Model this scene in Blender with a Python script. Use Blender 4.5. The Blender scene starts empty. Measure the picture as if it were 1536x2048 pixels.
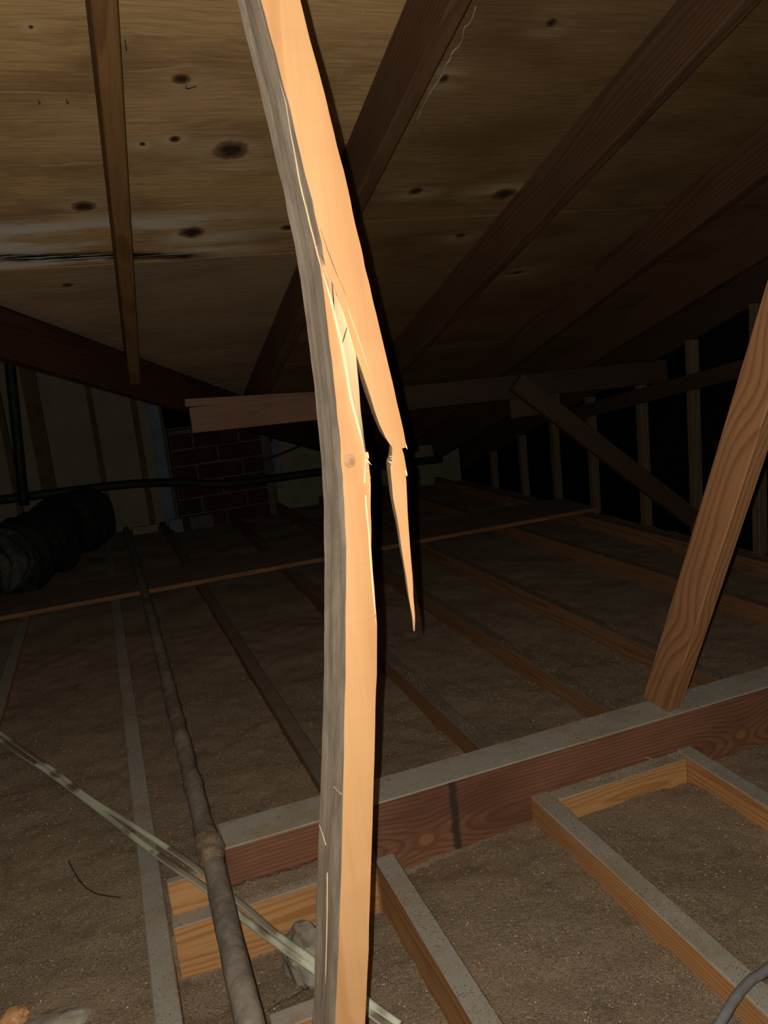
import bpy, bmesh, math, random
from mathutils import Vector, Matrix, noise
random.seed(7)

# ---------------------------------------------------------------- camera, light, exposure
scn = bpy.context.scene
COL = scn.collection
CAM_H = 0.94
YAW, PIT, ROL, FPX = 0.33021656, 0.1929341, 0.10710591, 1592.14
_f = Vector((math.sin(YAW)*math.cos(PIT), math.cos(YAW)*math.cos(PIT), -math.sin(PIT)))
_r0 = Vector((math.cos(YAW), -math.sin(YAW), 0)); _d0 = _f.cross(_r0)
C_R = math.cos(ROL)*_r0 + math.sin(ROL)*_d0
C_D = -math.sin(ROL)*_r0 + math.cos(ROL)*_d0
C_F = _f
EYE = Vector((0, 0, CAM_H))
cam = bpy.data.cameras.new('camera'); cam.sensor_fit = 'VERTICAL'; cam.sensor_height = 36.0
cam.lens = FPX*36.0/2048.0; cam.clip_start = 0.02
cam_o = bpy.data.objects.new('camera', cam); COL.objects.link(cam_o)
cam_o.matrix_world = Matrix(((C_R.x, -C_D.x, -C_F.x, EYE.x), (C_R.y, -C_D.y, -C_F.y, EYE.y),
                             (C_R.z, -C_D.z, -C_F.z, EYE.z), (0, 0, 0, 1)))
scn.camera = cam_o
world = bpy.data.worlds.new('dark_attic'); scn.world = world; world.use_nodes = True
world.node_tree.nodes['Background'].inputs[0].default_value = (0, 0, 0, 1)
world.node_tree.nodes['Background'].inputs[1].default_value = 0.0
# the photograph's only light: the flash of the phone, beside its lens
fl = bpy.data.lights.new('phone_flash', 'POINT'); fl.energy = 49.0; fl.color = (1.0, 0.94, 0.85)
fl.shadow_soft_size = 0.0016
fl_o = bpy.data.objects.new('phone_flash', fl); COL.objects.link(fl_o)
fl_o.matrix_world = Matrix.Translation(-0.0140*C_R - 0.005*C_D) @ cam_o.matrix_world
vs = scn.view_settings
vs.view_transform = 'Standard'; vs.look = 'None'; vs.gamma = 1.0; vs.use_curve_mapping = False
vs.exposure = 0.0
scn.cycles.max_bounces = 3; scn.cycles.diffuse_bounces = 2; scn.cycles.glossy_bounces = 1

# ---------------------------------------------------------------- pixel to place
def ray(x, y): return C_R*((x-768)/FPX) + C_D*((y-1024)/FPX) + C_F
def plane(x, y, n, d):
    r = ray(x, y); return EYE + r*((d - n.dot(EYE))/n.dot(r))
def onz(x, y, z): return plane(x, y, Vector((0, 0, 1)), z)
def ony(x, y, v): return plane(x, y, Vector((0, 1, 0)), v)
def onx(x, y, v): return plane(x, y, Vector((1, 0, 0)), v)
SL = 0.326                      # roof slope
Z_PLY, Z_RAF = 2.066, 1.93      # height of sheathing and rafter undersides at Y = 0
def ply(x, y): return plane(x, y, Vector((0, SL, 1)), Z_PLY)
VA, VB = Vector((-0.21, 2.66)), Vector((0.68, 3.83))
def valley_y(x): return VA.y + (x-VA.x)*(VB.y-VA.y)/(VB.x-VA.x)

# ---------------------------------------------------------------- shader helpers
class NT:
    def __init__(s, name):
        s.m = bpy.data.materials.new(name); s.m.use_nodes = True
        s.t = s.m.node_tree; s.b = s.t.nodes['Principled BSDF']
    def n(s, typ, **kw):
        o = s.t.nodes.new(typ)
        for k, v in kw.items(): setattr(o, k, v)
        return o
    def l(s, a, b): s.t.links.new(a, b)
    def put(s, sock, v):
        if v is None: return
        if hasattr(v, 'is_output'): s.l(v, sock)
        else: sock.default_value = v
    def math(s, op, a, b=None, c=None, clamp=False):
        o = s.n('ShaderNodeMath', operation=op, use_clamp=clamp)
        for i, v in enumerate((a, b, c)): s.put(o.inputs[i], v)
        return o.outputs[0]
    def vmath(s, op, a, b=None, scale=None):
        o = s.n('ShaderNodeVectorMath', operation=op)
        s.put(o.inputs[0], a); s.put(o.inputs[1], b)
        if scale is not None: s.put(o.inputs['Scale'], scale)
        return o.outputs[0]
    def mix(s, f, a, b, mode='MIX'):
        o = s.n('ShaderNodeMix', data_type='RGBA', blend_type=mode)
        s.put(o.inputs[0], f); s.put(o.inputs[6], a); s.put(o.inputs[7], b)
        return o.outputs[2]
    def noise(s, vec, scale, detail=3, rough=0.55, dist=0.0):
        o = s.n('ShaderNodeTexNoise'); s.put(o.inputs['Vector'], vec)
        o.inputs['Scale'].default_value = scale; o.inputs['Detail'].default_value = detail
        o.inputs['Roughness'].default_value = rough; o.inputs['Distortion'].default_value = dist
        return o.outputs['Fac']
    def step(s, v, a, b):
        o = s.n('ShaderNodeMapRange', interpolation_type='SMOOTHSTEP')
        s.put(o.inputs[0], v); s.put(o.inputs[1], a); s.put(o.inputs[2], b)
        return o.outputs[0]
    def ramp(s, v, stops):
        o = s.n('ShaderNodeValToRGB'); s.put(o.inputs[0], v)
        e = o.color_ramp.elements
        while len(e) < len(stops): e.new(0.5)
        for i, (p, c) in enumerate(stops):
            e[i].position = p; e[i].color = (c, c, c, 1) if isinstance(c, (int, float)) else (*c, 1)
        return o.outputs[0]
    def xyz(s, v):
        o = s.n('ShaderNodeSeparateXYZ'); s.put(o.inputs[0], v); return o.outputs
    def comb(s, x, y, z):
        o = s.n('ShaderNodeCombineXYZ')
        for i, v in enumerate((x, y, z)): s.put(o.inputs[i], v)
        return o.outputs[0]
    def bump(s, h, strength, dist):
        o = s.n('ShaderNodeBump'); s.put(o.inputs['Height'], h)
        o.inputs['Strength'].default_value = strength; o.inputs['Distance'].default_value = dist
        s.l(o.outputs[0], s.b.inputs['Normal'])
    def finish(s, col, rough=0.75, spec=0.25):
        s.put(s.b.inputs['Base Color'], col); s.put(s.b.inputs['Roughness'], rough)
        s.b.inputs['Specular IOR Level'].default_value = spec
        return s.m
def c4(c): return (*c, 1)

def wood(name, light, dark, axis='X', ring=0.0075, warp=0.02, dust=0.0, dustcol=(.345, .325, .275), knots=(),
         fibre=0.35, rough=0.7, spec=0.25, pith=0.07, stain=0.25, dust_all=0.0, bumps=0.25, ringmix=0.7, smear=None, kcol=None):
    """sawn softwood: growth rings about a pith beside the board, fibres along the grain, dust on top faces"""
    s = NT(name)
    tc = s.n('ShaderNodeTexCoord'); oi = s.n('ShaderNodeObjectInfo')
    o = s.xyz(tc.outputs['Object'])
    a, b, c = {'X': (o[0], o[1], o[2]), 'Y': (o[1], o[0], o[2]), 'Z': (o[2], o[0], o[1])}[axis]
    rnd = oi.outputs['Random']
    # knots push the rings aside (positions in the board's own frame)
    kd = None; bend = 0.0
    for (ka, kb, kc, ra, rb) in knots:
        da = s.math('DIVIDE', s.math('SUBTRACT', a, ka), ra)
        db = s.math('DIVIDE', s.math('SUBTRACT', b, kb), rb)
        dc = s.math('DIVIDE', s.math('SUBTRACT', c, kc), rb)
        d2 = s.math('ADD', s.math('ADD', s.math('MULTIPLY', da, da), s.math('MULTIPLY', db, db)), s.math('MULTIPLY', dc, dc))
        d = s.math('SQRT', d2)
        kd = d if kd is None else s.math('MINIMUM', kd, d)
        g = s.math('EXPONENT', s.math('MULTIPLY', d2, -0.10))
        bend = s.math('ADD', bend, s.math('MULTIPLY', g, 0.028))
    off = s.math('MULTIPLY', rnd, 37.0)
    low = s.noise(s.comb(s.math('ADD', s.math('MULTIPLY', a, 1.6), off), s.math('MULTIPLY', b, 7), s.math('MULTIPLY', c, 7)), 1.0, 2, .5)
    pb = s.math('MULTIPLY_ADD', s.math('FRACT', s.math('MULTIPLY', rnd, 7.31)), pith*1.6, -pith*0.8)
    pc = s.math('MULTIPLY_ADD', s.math('FRACT', s.math('MULTIPLY', rnd, 13.7)), pith*0.8, pith*0.35)
    bb = s.math('SUBTRACT', b, pb); cc = s.math('SUBTRACT', c, pc)
    r = s.math('SQRT', s.math('ADD', s.math('MULTIPLY', bb, bb), s.math('MULTIPLY', cc, cc)))
    r = s.math('ADD', r, s.math('MULTIPLY', s.math('SUBTRACT', low, 0.5), warp*2))
    r = s.math('ADD', r, s.math('MULTIPLY', a, s.math('MULTIPLY_ADD', s.math('FRACT', s.math('MULTIPLY', rnd, 3.17)), 0.03, -0.015)))
    r = s.math('ADD', r, bend)
    fine = s.noise(s.comb(s.math('ADD', s.math('MULTIPLY', a, 6), off), s.math('MULTIPLY', b, 160), s.math('MULTIPLY', c, 160)), 1.0, 4, .6)
    r = s.math('ADD', r, s.math('MULTIPLY', s.math('SUBTRACT', fine, .5), 0.0016))
    fr = s.math('FRACT', s.math('ADD', s.math('DIVIDE', r, ring), 100.0))
    band = s.ramp(fr, [(0, 0.0), (.45, .12), (.82, 1.0), (.93, .75), (1.0, 0.0)])
    col = s.mix(s.math('MULTIPLY', band, ringmix), c4(light), c4(dark))
    col = s.mix(s.math('MULTIPLY', s.step(fine, .45, .75), fibre), col, c4([x*.55 for x in dark]))
    big = s.noise(s.comb(s.math('ADD', s.math('MULTIPLY', a, 3), off), s.math('MULTIPLY', b, 9), s.math('MULTIPLY', c, 9)), 1.0, 3, .6)
    col = s.mix(s.math('MULTIPLY', s.step(big, .4, .75), stain), col, c4([dark[0]*.6, dark[1]*.55, dark[2]*.55]))
    # nail and water spots
    if kd is not None:
        col = s.mix(s.math('SUBTRACT', 1.0, s.step(kd, .75, 1.1)), col, c4(kcol[0] if kcol else [dark[0]*.75, dark[1]*.6, dark[2]*.5]))
        col = s.mix(s.math('SUBTRACT', 1.0, s.step(kd, .35, .6)), col, c4(kcol[1] if kcol else [dark[0]*1.1, dark[1]*1.0, dark[2]*.9]))
    h = fine
    if smear:       # a dried tar drip down the face
        wv = s.math('MULTIPLY', s.math('SUBTRACT', s.noise(s.comb(0.0, s.math('MULTIPLY', c, 30), 0.0), 1.0, 3, .6), .5), .012)
        dd = s.math('ABSOLUTE', s.math('ADD', s.math('SUBTRACT', a, smear[0]), wv))
        col = s.mix(s.math('MULTIPLY', s.math('SUBTRACT', 1.0, s.step(dd, smear[1]*.5, smear[1]*1.5)), .85), col, c4((.035, .028, .025)))
    if dust > 0 or dust_all > 0:
        ge = s.n('ShaderNodeNewGeometry')
        nz = s.xyz(ge.outputs['Normal'])[2]
        up = s.step(nz, .35, .8)
        pn = s.noise(ge.outputs['Position'], 9, 5, .65)
        pn2 = s.noise(ge.outputs['Position'], 60, 4, .7)
        pn3 = s.noise(ge.outputs['Position'], 260, 3, .7)
        dcol = s.mix(s.step(pn, .45, .62), c4(dustcol), c4([dustcol[0]*.92, dustcol[1]*.80, dustcol[2]*.66]))
        dcol = s.mix(s.math('MULTIPLY', s.step(pn2, .58, .68), .55), dcol, c4([dustcol[0]*.42, dustcol[1]*.36, dustcol[2]*.30]))
        dcol = s.mix(s.math('MULTIPLY', s.step(pn3, .4, .7), .35), dcol, c4([x*.6 for x in dustcol]))
        amt = s.math('MULTIPLY', up, dust)
        if dust_all > 0:
            amt = s.math('MAXIMUM', amt, s.math('MULTIPLY', s.step(s.noise(tc.outputs['Object'], 5, 5, .7), .3, .7), dust_all))
        col = s.mix(amt, col, dcol)
        h = s.math('ADD', h, s.math('MULTIPLY', s.math('MULTIPLY', pn3, up), 1.5))
    s.bump(h, bumps, 0.002)
    return s.finish(col, rough, spec)

def plain(name, col, var=.25, scale=30, rough=.7, spec=.25, bump=.2, dist=.003):
    s = NT(name); tc = s.n('ShaderNodeTexCoord')
    n1 = s.noise(tc.outputs['Object'], scale, 5, .65); n2 = s.noise(tc.outputs['Object'], scale*.2, 3, .5)
    f = s.math('MULTIPLY', s.math('ADD', n1, n2), .5)
    k = s.step(f, .35, .65)
    cc = s.mix(k, c4([x*(1-var) for x in col]), c4([min(1, x*(1+var)) for x in col]))
    s.bump(n1, bump, dist)
    return s.finish(cc, rough, spec)

def plywood_mat():
    s = NT('plywood_underside'); tc = s.n('ShaderNodeTexCoord')
    o = s.xyz(tc.outputs['Object']); x, y = o[0], o[1]
    oi = s.n('ShaderNodeObjectInfo'); off = s.math('MULTIPLY', oi.outputs['Random'], 23.0)
    kn = [(362, 158, .0155, .0135), (462, 300, .036, .031), (383, 465, .030, .026), (168, 413, .026, .020), (285, 288, .006, .007),
          (350, 278, .011, .010), (888, 157, .011, .011), (1008, 388, .033, .026), (832, 382, .020, .015), (1103, 45, .011, .011),
          (922, 471, .016, .014), (62, 54, .004, .004), (575, 455, .017, .013), 
          (1373, 95, .014, .012), (950, 560, .02, .016), (135, 570, .015, .012), (1035, 545, .02, .015)]
    kd = None; bend = 0.0; halo = None
    wob = s.math('MULTIPLY', s.math('SUBTRACT', s.noise(tc.outputs['Object'], 60, 3, .6), .5), .7)
    for (px, py, ra, rb) in kn:
        p = ply(px, py); ra *= 1.12; rb *= 1.12
        dx = s.math('DIVIDE', s.math('SUBTRACT', x, p.x), ra); dy = s.math('DIVIDE', s.math('SUBTRACT', y, p.y), rb)
        dx2 = s.math('MULTIPLY', dx, dx); dy2 = s.math('MULTIPLY', dy, dy)
        d = s.math('SQRT', s.math('ADD', dx2, dy2))
        kd = d if kd is None else s.math('MINIMUM', kd, d)
        g = s.math('EXPONENT', s.math('ADD', s.math('MULTIPLY', dx2, -.07), s.math('MULTIPLY', dy2, -.16)))
        bend = s.math('ADD', bend, s.math('MULTIPLY', s.math('MULTIPLY', g, dy), rb*.8))
        halo = g if halo is None else s.math('MAXIMUM', halo, g)
    kd = s.math('ADD', kd, wob)
    yw = s.math('SUBTRACT', y, bend)
    low = s.noise(s.comb(s.math('MULTIPLY', x, 1.8), s.math('MULTIPLY', yw, 6), off), 1.0, 3, .55)
    v = s.math('ADD', yw, s.math('MULTIPLY', low, .20))
    fine = s.noise(s.comb(s.math('MULTIPLY', x, 7), s.math('MULTIPLY', yw, 110), off), 1.0, 4, .6)
    v = s.math('ADD', v, s.math('MULTIPLY', fine, .002))
    fr = s.math('FRACT', s.math('ADD', s.math('DIVIDE', v, .017), 50))
    band = s.ramp(fr, [(0, 0), (.55, .15), (.86, 1.0), (.94, .6), (1, 0)])
    col = s.mix(s.math('MULTIPLY', band, .30), c4((.49, .315, .140)), c4((.27, .145, .058)))
    col = s.mix(s.math('MULTIPLY', s.step(fine, .45, .75), .36), col, c4((.20, .11, .048)))
    blot = s.noise(s.comb(s.math('MULTIPLY', x, 2.2), s.math('MULTIPLY', yw, 5.5), off), 1.0, 5, .62)
    col = s.mix(s.math('MULTIPLY', s.step(blot, .42, .66), .70), col, c4((.20, .105, .045)))
    # pale wavy summer-wood lines
    v2 = s.math('ADD', yw, s.math('MULTIPLY', s.noise(s.comb(s.math('MULTIPLY', x, 2.6), s.math('MULTIPLY', yw, 9), off), 1.0, 3, .5), .10))
    f2 = s.math('FRACT', s.math('ADD', s.math('DIVIDE', v2, .047), 50))
    pale = s.math('MULTIPLY', s.ramp(f2, [(0, 0), (.05, 1), (.12, .3), (.25, 0), (1, 0)]), s.step(s.noise(s.comb(s.math('MULTIPLY', x, 4), s.math('MULTIPLY', yw, 14), 7.0), 1.0, 3, .6), .5, .68))
    col = s.mix(s.math('MULTIPLY', pale, .6), col, c4((.62, .46, .27)))
    bl2 = s.noise(s.comb(s.math('MULTIPLY', x, 3.0), s.math('MULTIPLY', y, 16), 4.0), 1.0, 5, .6)
    # right-hand sheets are blended towards a darker, redder brown
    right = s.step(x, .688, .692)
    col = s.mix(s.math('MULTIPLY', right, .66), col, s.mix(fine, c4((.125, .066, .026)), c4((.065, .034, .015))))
    # light salty bloom on the strip along the lower seam
    seam = s.math('MULTIPLY', s.step(y, 2.16, 2.24), s.math('SUBTRACT', 1.0, s.step(y, 2.425, 2.435)))
    seam = s.math('MULTIPLY', seam, s.math('SUBTRACT', 1.0, s.step(x, .30, .62)))
    col = s.mix(s.math('MULTIPLY', seam, s.step(bl2, .42, .60)), col, c4((.60, .55, .45)))
    col = s.mix(s.math('MULTIPLY', s.math('MULTIPLY', halo, s.step(bl2, .34, .58)), .65), col, c4((.56, .43, .25)))
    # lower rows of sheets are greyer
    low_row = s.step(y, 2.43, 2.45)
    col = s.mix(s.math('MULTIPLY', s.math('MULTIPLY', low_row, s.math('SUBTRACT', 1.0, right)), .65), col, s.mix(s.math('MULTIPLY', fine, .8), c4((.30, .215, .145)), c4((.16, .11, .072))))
    # black water stain creeping along the seam
    wig = s.math('MULTIPLY', s.math('SUBTRACT', s.noise(s.comb(s.math('MULTIPLY', x, 3), 2.0, 0.0), 1.0, 3, .6), .5), .05)
    sy = s.math('ADD', s.math('MULTIPLY_ADD', x, .10, 2.385), wig)
    st = s.math('SUBTRACT', 1.0, s.step(s.math('ABSOLUTE', s.math('SUBTRACT', y, sy)), .008, .034))
    st = s.math('MULTIPLY', st, s.math('SUBTRACT', 1.0, s.step(x, .30, .42)))
    st = s.math('MULTIPLY', st, s.step(s.noise(s.comb(s.math('MULTIPLY', x, 9), s.math('MULTIPLY', y, 120), 1.0), 1.0, 4, .6), .36, .50))
    col = s.mix(st, col, c4((.012, .011, .010)))
    col = s.mix(s.math('MULTIPLY', s.math('SUBTRACT', 1.0, s.step(kd, .85, 1.15)), .75), col, c4((.12, .06, .028)))
    col = s.mix(s.math('SUBTRACT', 1.0, s.step(kd, .35, .95)), col, c4((.042, .024, .014)))
    s.bump(s.noise(s.comb(s.math('MULTIPLY', x, 7), s.math('MULTIPLY', y, 120), 0.0), 1.0, 3, .6), .4, .004)
    return s.finish(col, .72, .2)

def insulation_mat():
    s = NT('loose_brown_insulation'); tc = s.n('ShaderNodeTexCoord'); p = tc.outputs['Object']
    n1 = s.noise(p, 420, 4, .7); n2 = s.noise(p, 130, 5, .7); n3 = s.noise(p, 14, 5, .65); n4 = s.noise(p, 3.2, 4, .6)
    col = s.mix(s.step(n1, .35, .68), c4((.135, .098, .066)), c4((.50, .385, .265)))
    col = s.mix(s.math('MULTIPLY', s.step(n2, .35, .7), .55), col, c4((.40, .305, .21)))
    col = s.mix(s.math('MULTIPLY', s.step(n2, .60, .74), .5), col, c4((.09, .066, .047)))
    col = s.mix(s.math('MULTIPLY', s.step(n3, .56, .72), .55), col, c4((.155, .118, .086)))
    col = s.mix(s.math('MULTIPLY', s.step(n4, .45, .7), .30), col, c4((.43, .30, .185)))
    h = s.math('ADD', s.math('MULTIPLY', n2, .9), s.math('MULTIPLY', n1, .5))
    s.bump(h, .9, .006)
    return s.finish(col, .95, .05)

M = {}
FIR_L, FIR_D = (.56, .295, .115), (.33, .13, .045)
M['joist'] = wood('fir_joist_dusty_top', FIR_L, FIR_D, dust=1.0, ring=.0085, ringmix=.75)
M['joist_far'] = wood('falloff_dark_joist_dusty_top', (.30, .155, .070), (.155, .068, .028), dust=1.0, dustcol=(.185, .150, .112), ring=.0085)  # darker copy of the joist wood: flash falloff put into the colour
M['joist_bare'] = wood('fir_block_dusty_top', (.60, .325, .125), (.38, .16, .055), dust=.9, ring=.008, stain=.2)
M['beam'] = wood('dark_red_fir_beam', (.28, .130, .070), (.12, .048, .028), dust=1.0, ring=.008, stain=.6, ringmix=.6, warp=.012, kcol=((.20, .085, .042), (.30, .15, .072)), smear=(.462, .0085),
                 knots=[(.395, -.045, .05, .034, .026), (1.20, -.045, .06, .03, .024)], dustcol=(.385, .365, .31))
M['brace'] = wood('fir_brace', (.40, .20, .088), (.22, .085, .034), ring=.013, warp=.028, stain=.12, fibre=.25,
                  knots=[(.245, .010, .019, .024, .020), (.80, .016, .019, .030, .022)], dust=.3)
M['rafter'] = wood('brown_rafter', (.135, .070, .034), (.075, .035, .017), ring=.010, stain=.35, knots=[(.9, 0, 0, .03, .02)])
M['rafter_y'] = wood('yellow_brown_rafter', (.22, .115, .042), (.12, .055, .02), ring=.010, stain=.3)
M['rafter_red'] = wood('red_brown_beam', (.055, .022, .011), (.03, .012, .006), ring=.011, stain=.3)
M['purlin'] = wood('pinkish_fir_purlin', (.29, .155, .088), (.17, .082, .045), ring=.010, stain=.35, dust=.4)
M['purlin_dark'] = wood('falloff_dark_purlin', (.065, .038, .024), (.04, .022, .014), ring=.010, stain=.35)  # purlin wood darkened to paint in the flash falloff on its right half
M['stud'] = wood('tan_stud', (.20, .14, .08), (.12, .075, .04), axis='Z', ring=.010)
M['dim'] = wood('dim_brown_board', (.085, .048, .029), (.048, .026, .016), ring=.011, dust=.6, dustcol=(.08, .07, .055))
M['plank'] = wood('dusty_plank', (.34, .16, .07), (.2, .08, .035), ring=.010, dust=1.0, dustcol=(.24, .18, .13))
M['post'] = wood('pale_orange_fir', (.60, .335, .145), (.42, .19, .068), axis='Z', ring=.022, warp=.03, fibre=.10, stain=.06,
                 rough=.42, spec=.4, pith=.05, ringmix=.5, bumps=.12)
M['split'] = wood('fresh_split_wood', (.86, .61, .36), (.76, .50, .27), axis='Z', ring=.006, fibre=.12, stain=.05, rough=.7, bumps=.3, ringmix=.35)
M['ply'] = plywood_mat()
M['ins'] = insulation_mat()
def grey_face():
    s = NT('grey_dusty_weathered_face'); tc = s.n('ShaderNodeTexCoord'); o = s.xyz(tc.outputs['Object'])
    n = s.noise(s.comb(s.math('MULTIPLY', o[0], 60), s.math('MULTIPLY', o[1], 60), s.math('MULTIPLY', o[2], 5)), 1, 5, .65)
    m = s.noise(tc.outputs['Object'], 22, 5, .7); f = s.noise(tc.outputs['Object'], 300, 3, .7)
    sc = s.noise(s.comb(s.math('MULTIPLY', o[1], 30), s.math('MULTIPLY_ADD', o[2], 3.0, s.math('MULTIPLY', o[1], 3.0)), 3.0), 1, 4, .5)
    col = s.mix(s.step(n, .35, .65), c4((.30, .235, .165)), c4((.44, .37, .285)))
    col = s.mix(s.math('MULTIPLY', s.step(m, .45, .65), .45), col, c4((.24, .19, .135)))
    col = s.mix(s.math('MULTIPLY', s.step(f, .5, .7), .25), col, c4((.5, .45, .36)))
    col = s.mix(s.math('MULTIPLY', s.step(sc, .66, .72), .35), col, c4((.62, .5, .36)))
    s.bump(s.math('ADD', n, s.math('MULTIPLY', f, .3)), .35, .003)
    return s.finish(col, .65, .3)
M['grey'] = grey_face()
M['pipe'] = plain('dust_covered_pipe', (.24, .205, .165), .35, 45, .9, .1, .5, .004)
def cable_mat():
    s = NT('pale_green_cable_with_dust'); tc = s.n('ShaderNodeTexCoord'); ge = s.n('ShaderNodeNewGeometry')
    a = s.noise(tc.outputs['Object'], 4.5, 3, .5); f = s.noise(tc.outputs['Object'], 200, 3, .7)
    nz = s.xyz(ge.outputs['Normal'])[2]
    k = s.math('MULTIPLY', s.step(a, .50, .56), s.step(nz, .1, .7))
    col = s.mix(s.step(f, .3, .7), c4((.74, .78, .60)), c4((.62, .65, .49)))
    col = s.mix(k, col, s.mix(f, c4((.12, .09, .06)), c4((.25, .19, .13))))
    far = s.step(s.noise(tc.outputs['Object'], 2.2, 3, .5), .45, .62)
    col = s.mix(s.math('MULTIPLY', far, .6), col, c4((.25, .225, .175)))
    s.bump(f, .2, .002)
    return s.finish(col, .55, .35)
M['cable'] = cable_mat()
M['gcable'] = plain('grey_cable_sheath', (.20, .20, .19), .15, 60, .55, .35)
M['black'] = plain('black_felt', (.006, .006, .007), .3, 20, .95, .05)
M['duct'] = plain('black_duct_wrap', (.020, .022, .020), .5, 18, .75, .25, .8, .02)
M['duct2'] = plain('grimy_duct_jacket', (.075, .078, .062), .6, 22, .85, .1, .9, .02)
M['sheath'] = plain('tan_wall_sheathing', (.245, .205, .14), .15, 9, .85, .1)
M['wstud'] = plain('brown_wall_stud', (.13, .085, .05), .25, 25, .85, .1)
M['brick'] = plain('dark_red_brick', (.055, .025, .018), .3, 35, .9, .08, .5, .006)
M['mortar'] = plain('grey_mortar', (.11, .11, .105), .25, 40, .95, .05, .5, .006)
M['blue'] = plain('bluish_grey_metal', (.13, .17, .215), .25, 8, .6, .3)
M['dpipe'] = plain('dark_pipe_metal', (.018, .02, .018), .4, 20, .6, .3)
M['chip'] = plain('pale_chip', (.75, .68, .55), .2, 80, .45, .5)
M['knot'] = plain('knot_wood', (.46, .24, .12), .3, 120, .6, .3)
M['dark'] = plain('dark_twig', (.035, .02, .015), .3, 60)
M['yellow'] = plain('yellow_thread', (.40, .28, .09), .2, 60)
M['teal'] = plain('grey_green_thread', (.24, .30, .25), .2, 60)
M['web'] = plain('dusty_web', (.42, .38, .33), .2, 60)
M['lump'] = plain('dusty_offcut', (.30, .265, .21), .35, 40, .95, .05, .5, .004)
M['nail'] = plain('rusty_nail', (.05, .04, .035), .3, 60, .6, .3)
M['gyp'] = plain('plasterboard', (.3, .28, .25), .1, 20)
M['straw'] = plain('pale_splinter', (.6, .45, .27), .2, 60)

# ---------------------------------------------------------------- mesh helpers
def link(name, me, mats, parent=None, mw=None):
    o = bpy.data.objects.new(name, me); COL.objects.link(o)
    for m in (mats if isinstance(mats, (list, tuple)) else [mats]):
        me.materials.append(M[m])
    if mw is not None: o.matrix_world = mw
    if parent: o.parent = parent
    return o
def tag(o, label=None, cat=None, group=None, kind=None):
    if label: o['label'] = label
    if cat: o['category'] = cat
    if group: o['group'] = group
    if kind: o['kind'] = kind
    return o
def empty(name, loc=(0, 0, 0)):
    o = bpy.data.objects.new(name, None); o.empty_display_size = .05; COL.objects.link(o); o.location = loc
    return o
def board_mesh(name, L, w, h, bev=.0025, rag=0.0):
    bm = bmesh.new(); bmesh.ops.create_cube(bm, size=1)
    for v in bm.verts: v.co = Vector(((v.co.x+.5)*L, v.co.y*w, v.co.z*h))
    if bev: bmesh.ops.bevel(bm, geom=bm.edges[:], offset=bev, segments=1, affect='EDGES')
    me = bpy.data.meshes.new(name); bm.to_mesh(me); bm.free()
    return me
def board(name, p0, p1, w, h, mat, up=(0, 0, 1), parent=None, bev=.0025):
    """a sawn board along p0-p1 (centre line); local X is the grain, w across, h along `up`"""
    p0, p1 = Vector(p0), Vector(p1); x = (p1-p0); L = x.length; x.normalize()
    z = Vector(up); z = (z - x*z.dot(x)).normalized(); y = z.cross(x)
    mw = Matrix(((x.x, y.x, z.x, p0.x), (x.y, y.y, z.y, p0.y), (x.z, y.z, z.z, p0.z), (0, 0, 0, 1)))
    return link(name, board_mesh(name, L, w, h, bev), mat, parent, mw)
def box(name, x0, x1, y0, y1, z0, z1, mat, parent=None, bev=.002):
    me = board_mesh(name, x1-x0, y1-y0, z1-z0, bev)
    return link(name, me, mat, parent, Matrix.Translation((x0, (y0+y1)/2, (z0+z1)/2)))
def catmull(pts, n=8):
    P = [Vector(p) for p in pts]; P = [P[0]*2-P[1]] + P + [P[-1]*2-P[-2]]
    out = []
    for i in range(1, len(P)-2):
        a, b, c, d = P[i-1], P[i], P[i+1], P[i+2]
        for k in range(n):
            t = k/n
            out.append(.5*((2*b)+(c-a)*t+(2*a-5*b+4*c-d)*t*t+(3*b-a-3*c+d)*t**3))
    out.append(P[-2]); return out
def tube_mesh(name, pts, r, seg=10, jit=0.0, rfun=None, nfreq=20):
    vs_, fs = [], []
    n = len(pts)
    for i, p in enumerate(pts):
        t = (pts[min(i+1, n-1)]-pts[max(i-1, 0)]).normalized()
        u = t.cross(Vector((0, 0, 1)))
        if u.length < .01: u = t.cross(Vector((1, 0, 0)))
        u.normalize(); w = u.cross(t)
        rr = rfun(i/(n-1)) if rfun else r
        for k in range(seg):
            a = 2*math.pi*k/seg; q = p + (u*math.cos(a)+w*math.sin(a))*rr
            if jit: q = q + (q-p).normalized()*noise.noise(q*nfreq)*jit
            vs_.append(q)
    for i in range(n-1):
        for k in range(seg):
            a, b = i*seg+k, i*seg+(k+1) % seg
            fs.append((a, b, b+seg, a+seg))
    fs.append(tuple(range(seg))[::-1]); fs.append(tuple(range((n-1)*seg, n*seg)))
    me = bpy.data.meshes.new(name); me.from_pydata([tuple(v) for v in vs_], [], fs)
    for p in me.polygons: p.use_smooth = len(p.vertices) == 4
    bm = bmesh.new(); bm.from_mesh(me); bmesh.ops.recalc_face_normals(bm, faces=bm.faces); bm.to_mesh(me); bm.free()
    return me
def tube(name, pts, r, mat, seg=10, jit=0, n=8, rfun=None, parent=None, nfreq=20):
    return link(name, tube_mesh(name, catmull(pts, n), r, seg, jit, rfun, nfreq), mat, parent)

# ---------------------------------------------------------------- the setting
fl_me = bpy.data.meshes.new('floor')
fl_me.from_pydata([(-1.9, -.5, -.2), (2.7, -.5, -.2), (2.7, 5.7, -.2), (-1.9, 5.7, -.2)], [], [(0, 1, 2, 3)])
tag(link('floor', fl_me, 'gyp'), 'plasterboard hidden under the brown insulation between the joists', None, None, 'structure')

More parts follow.
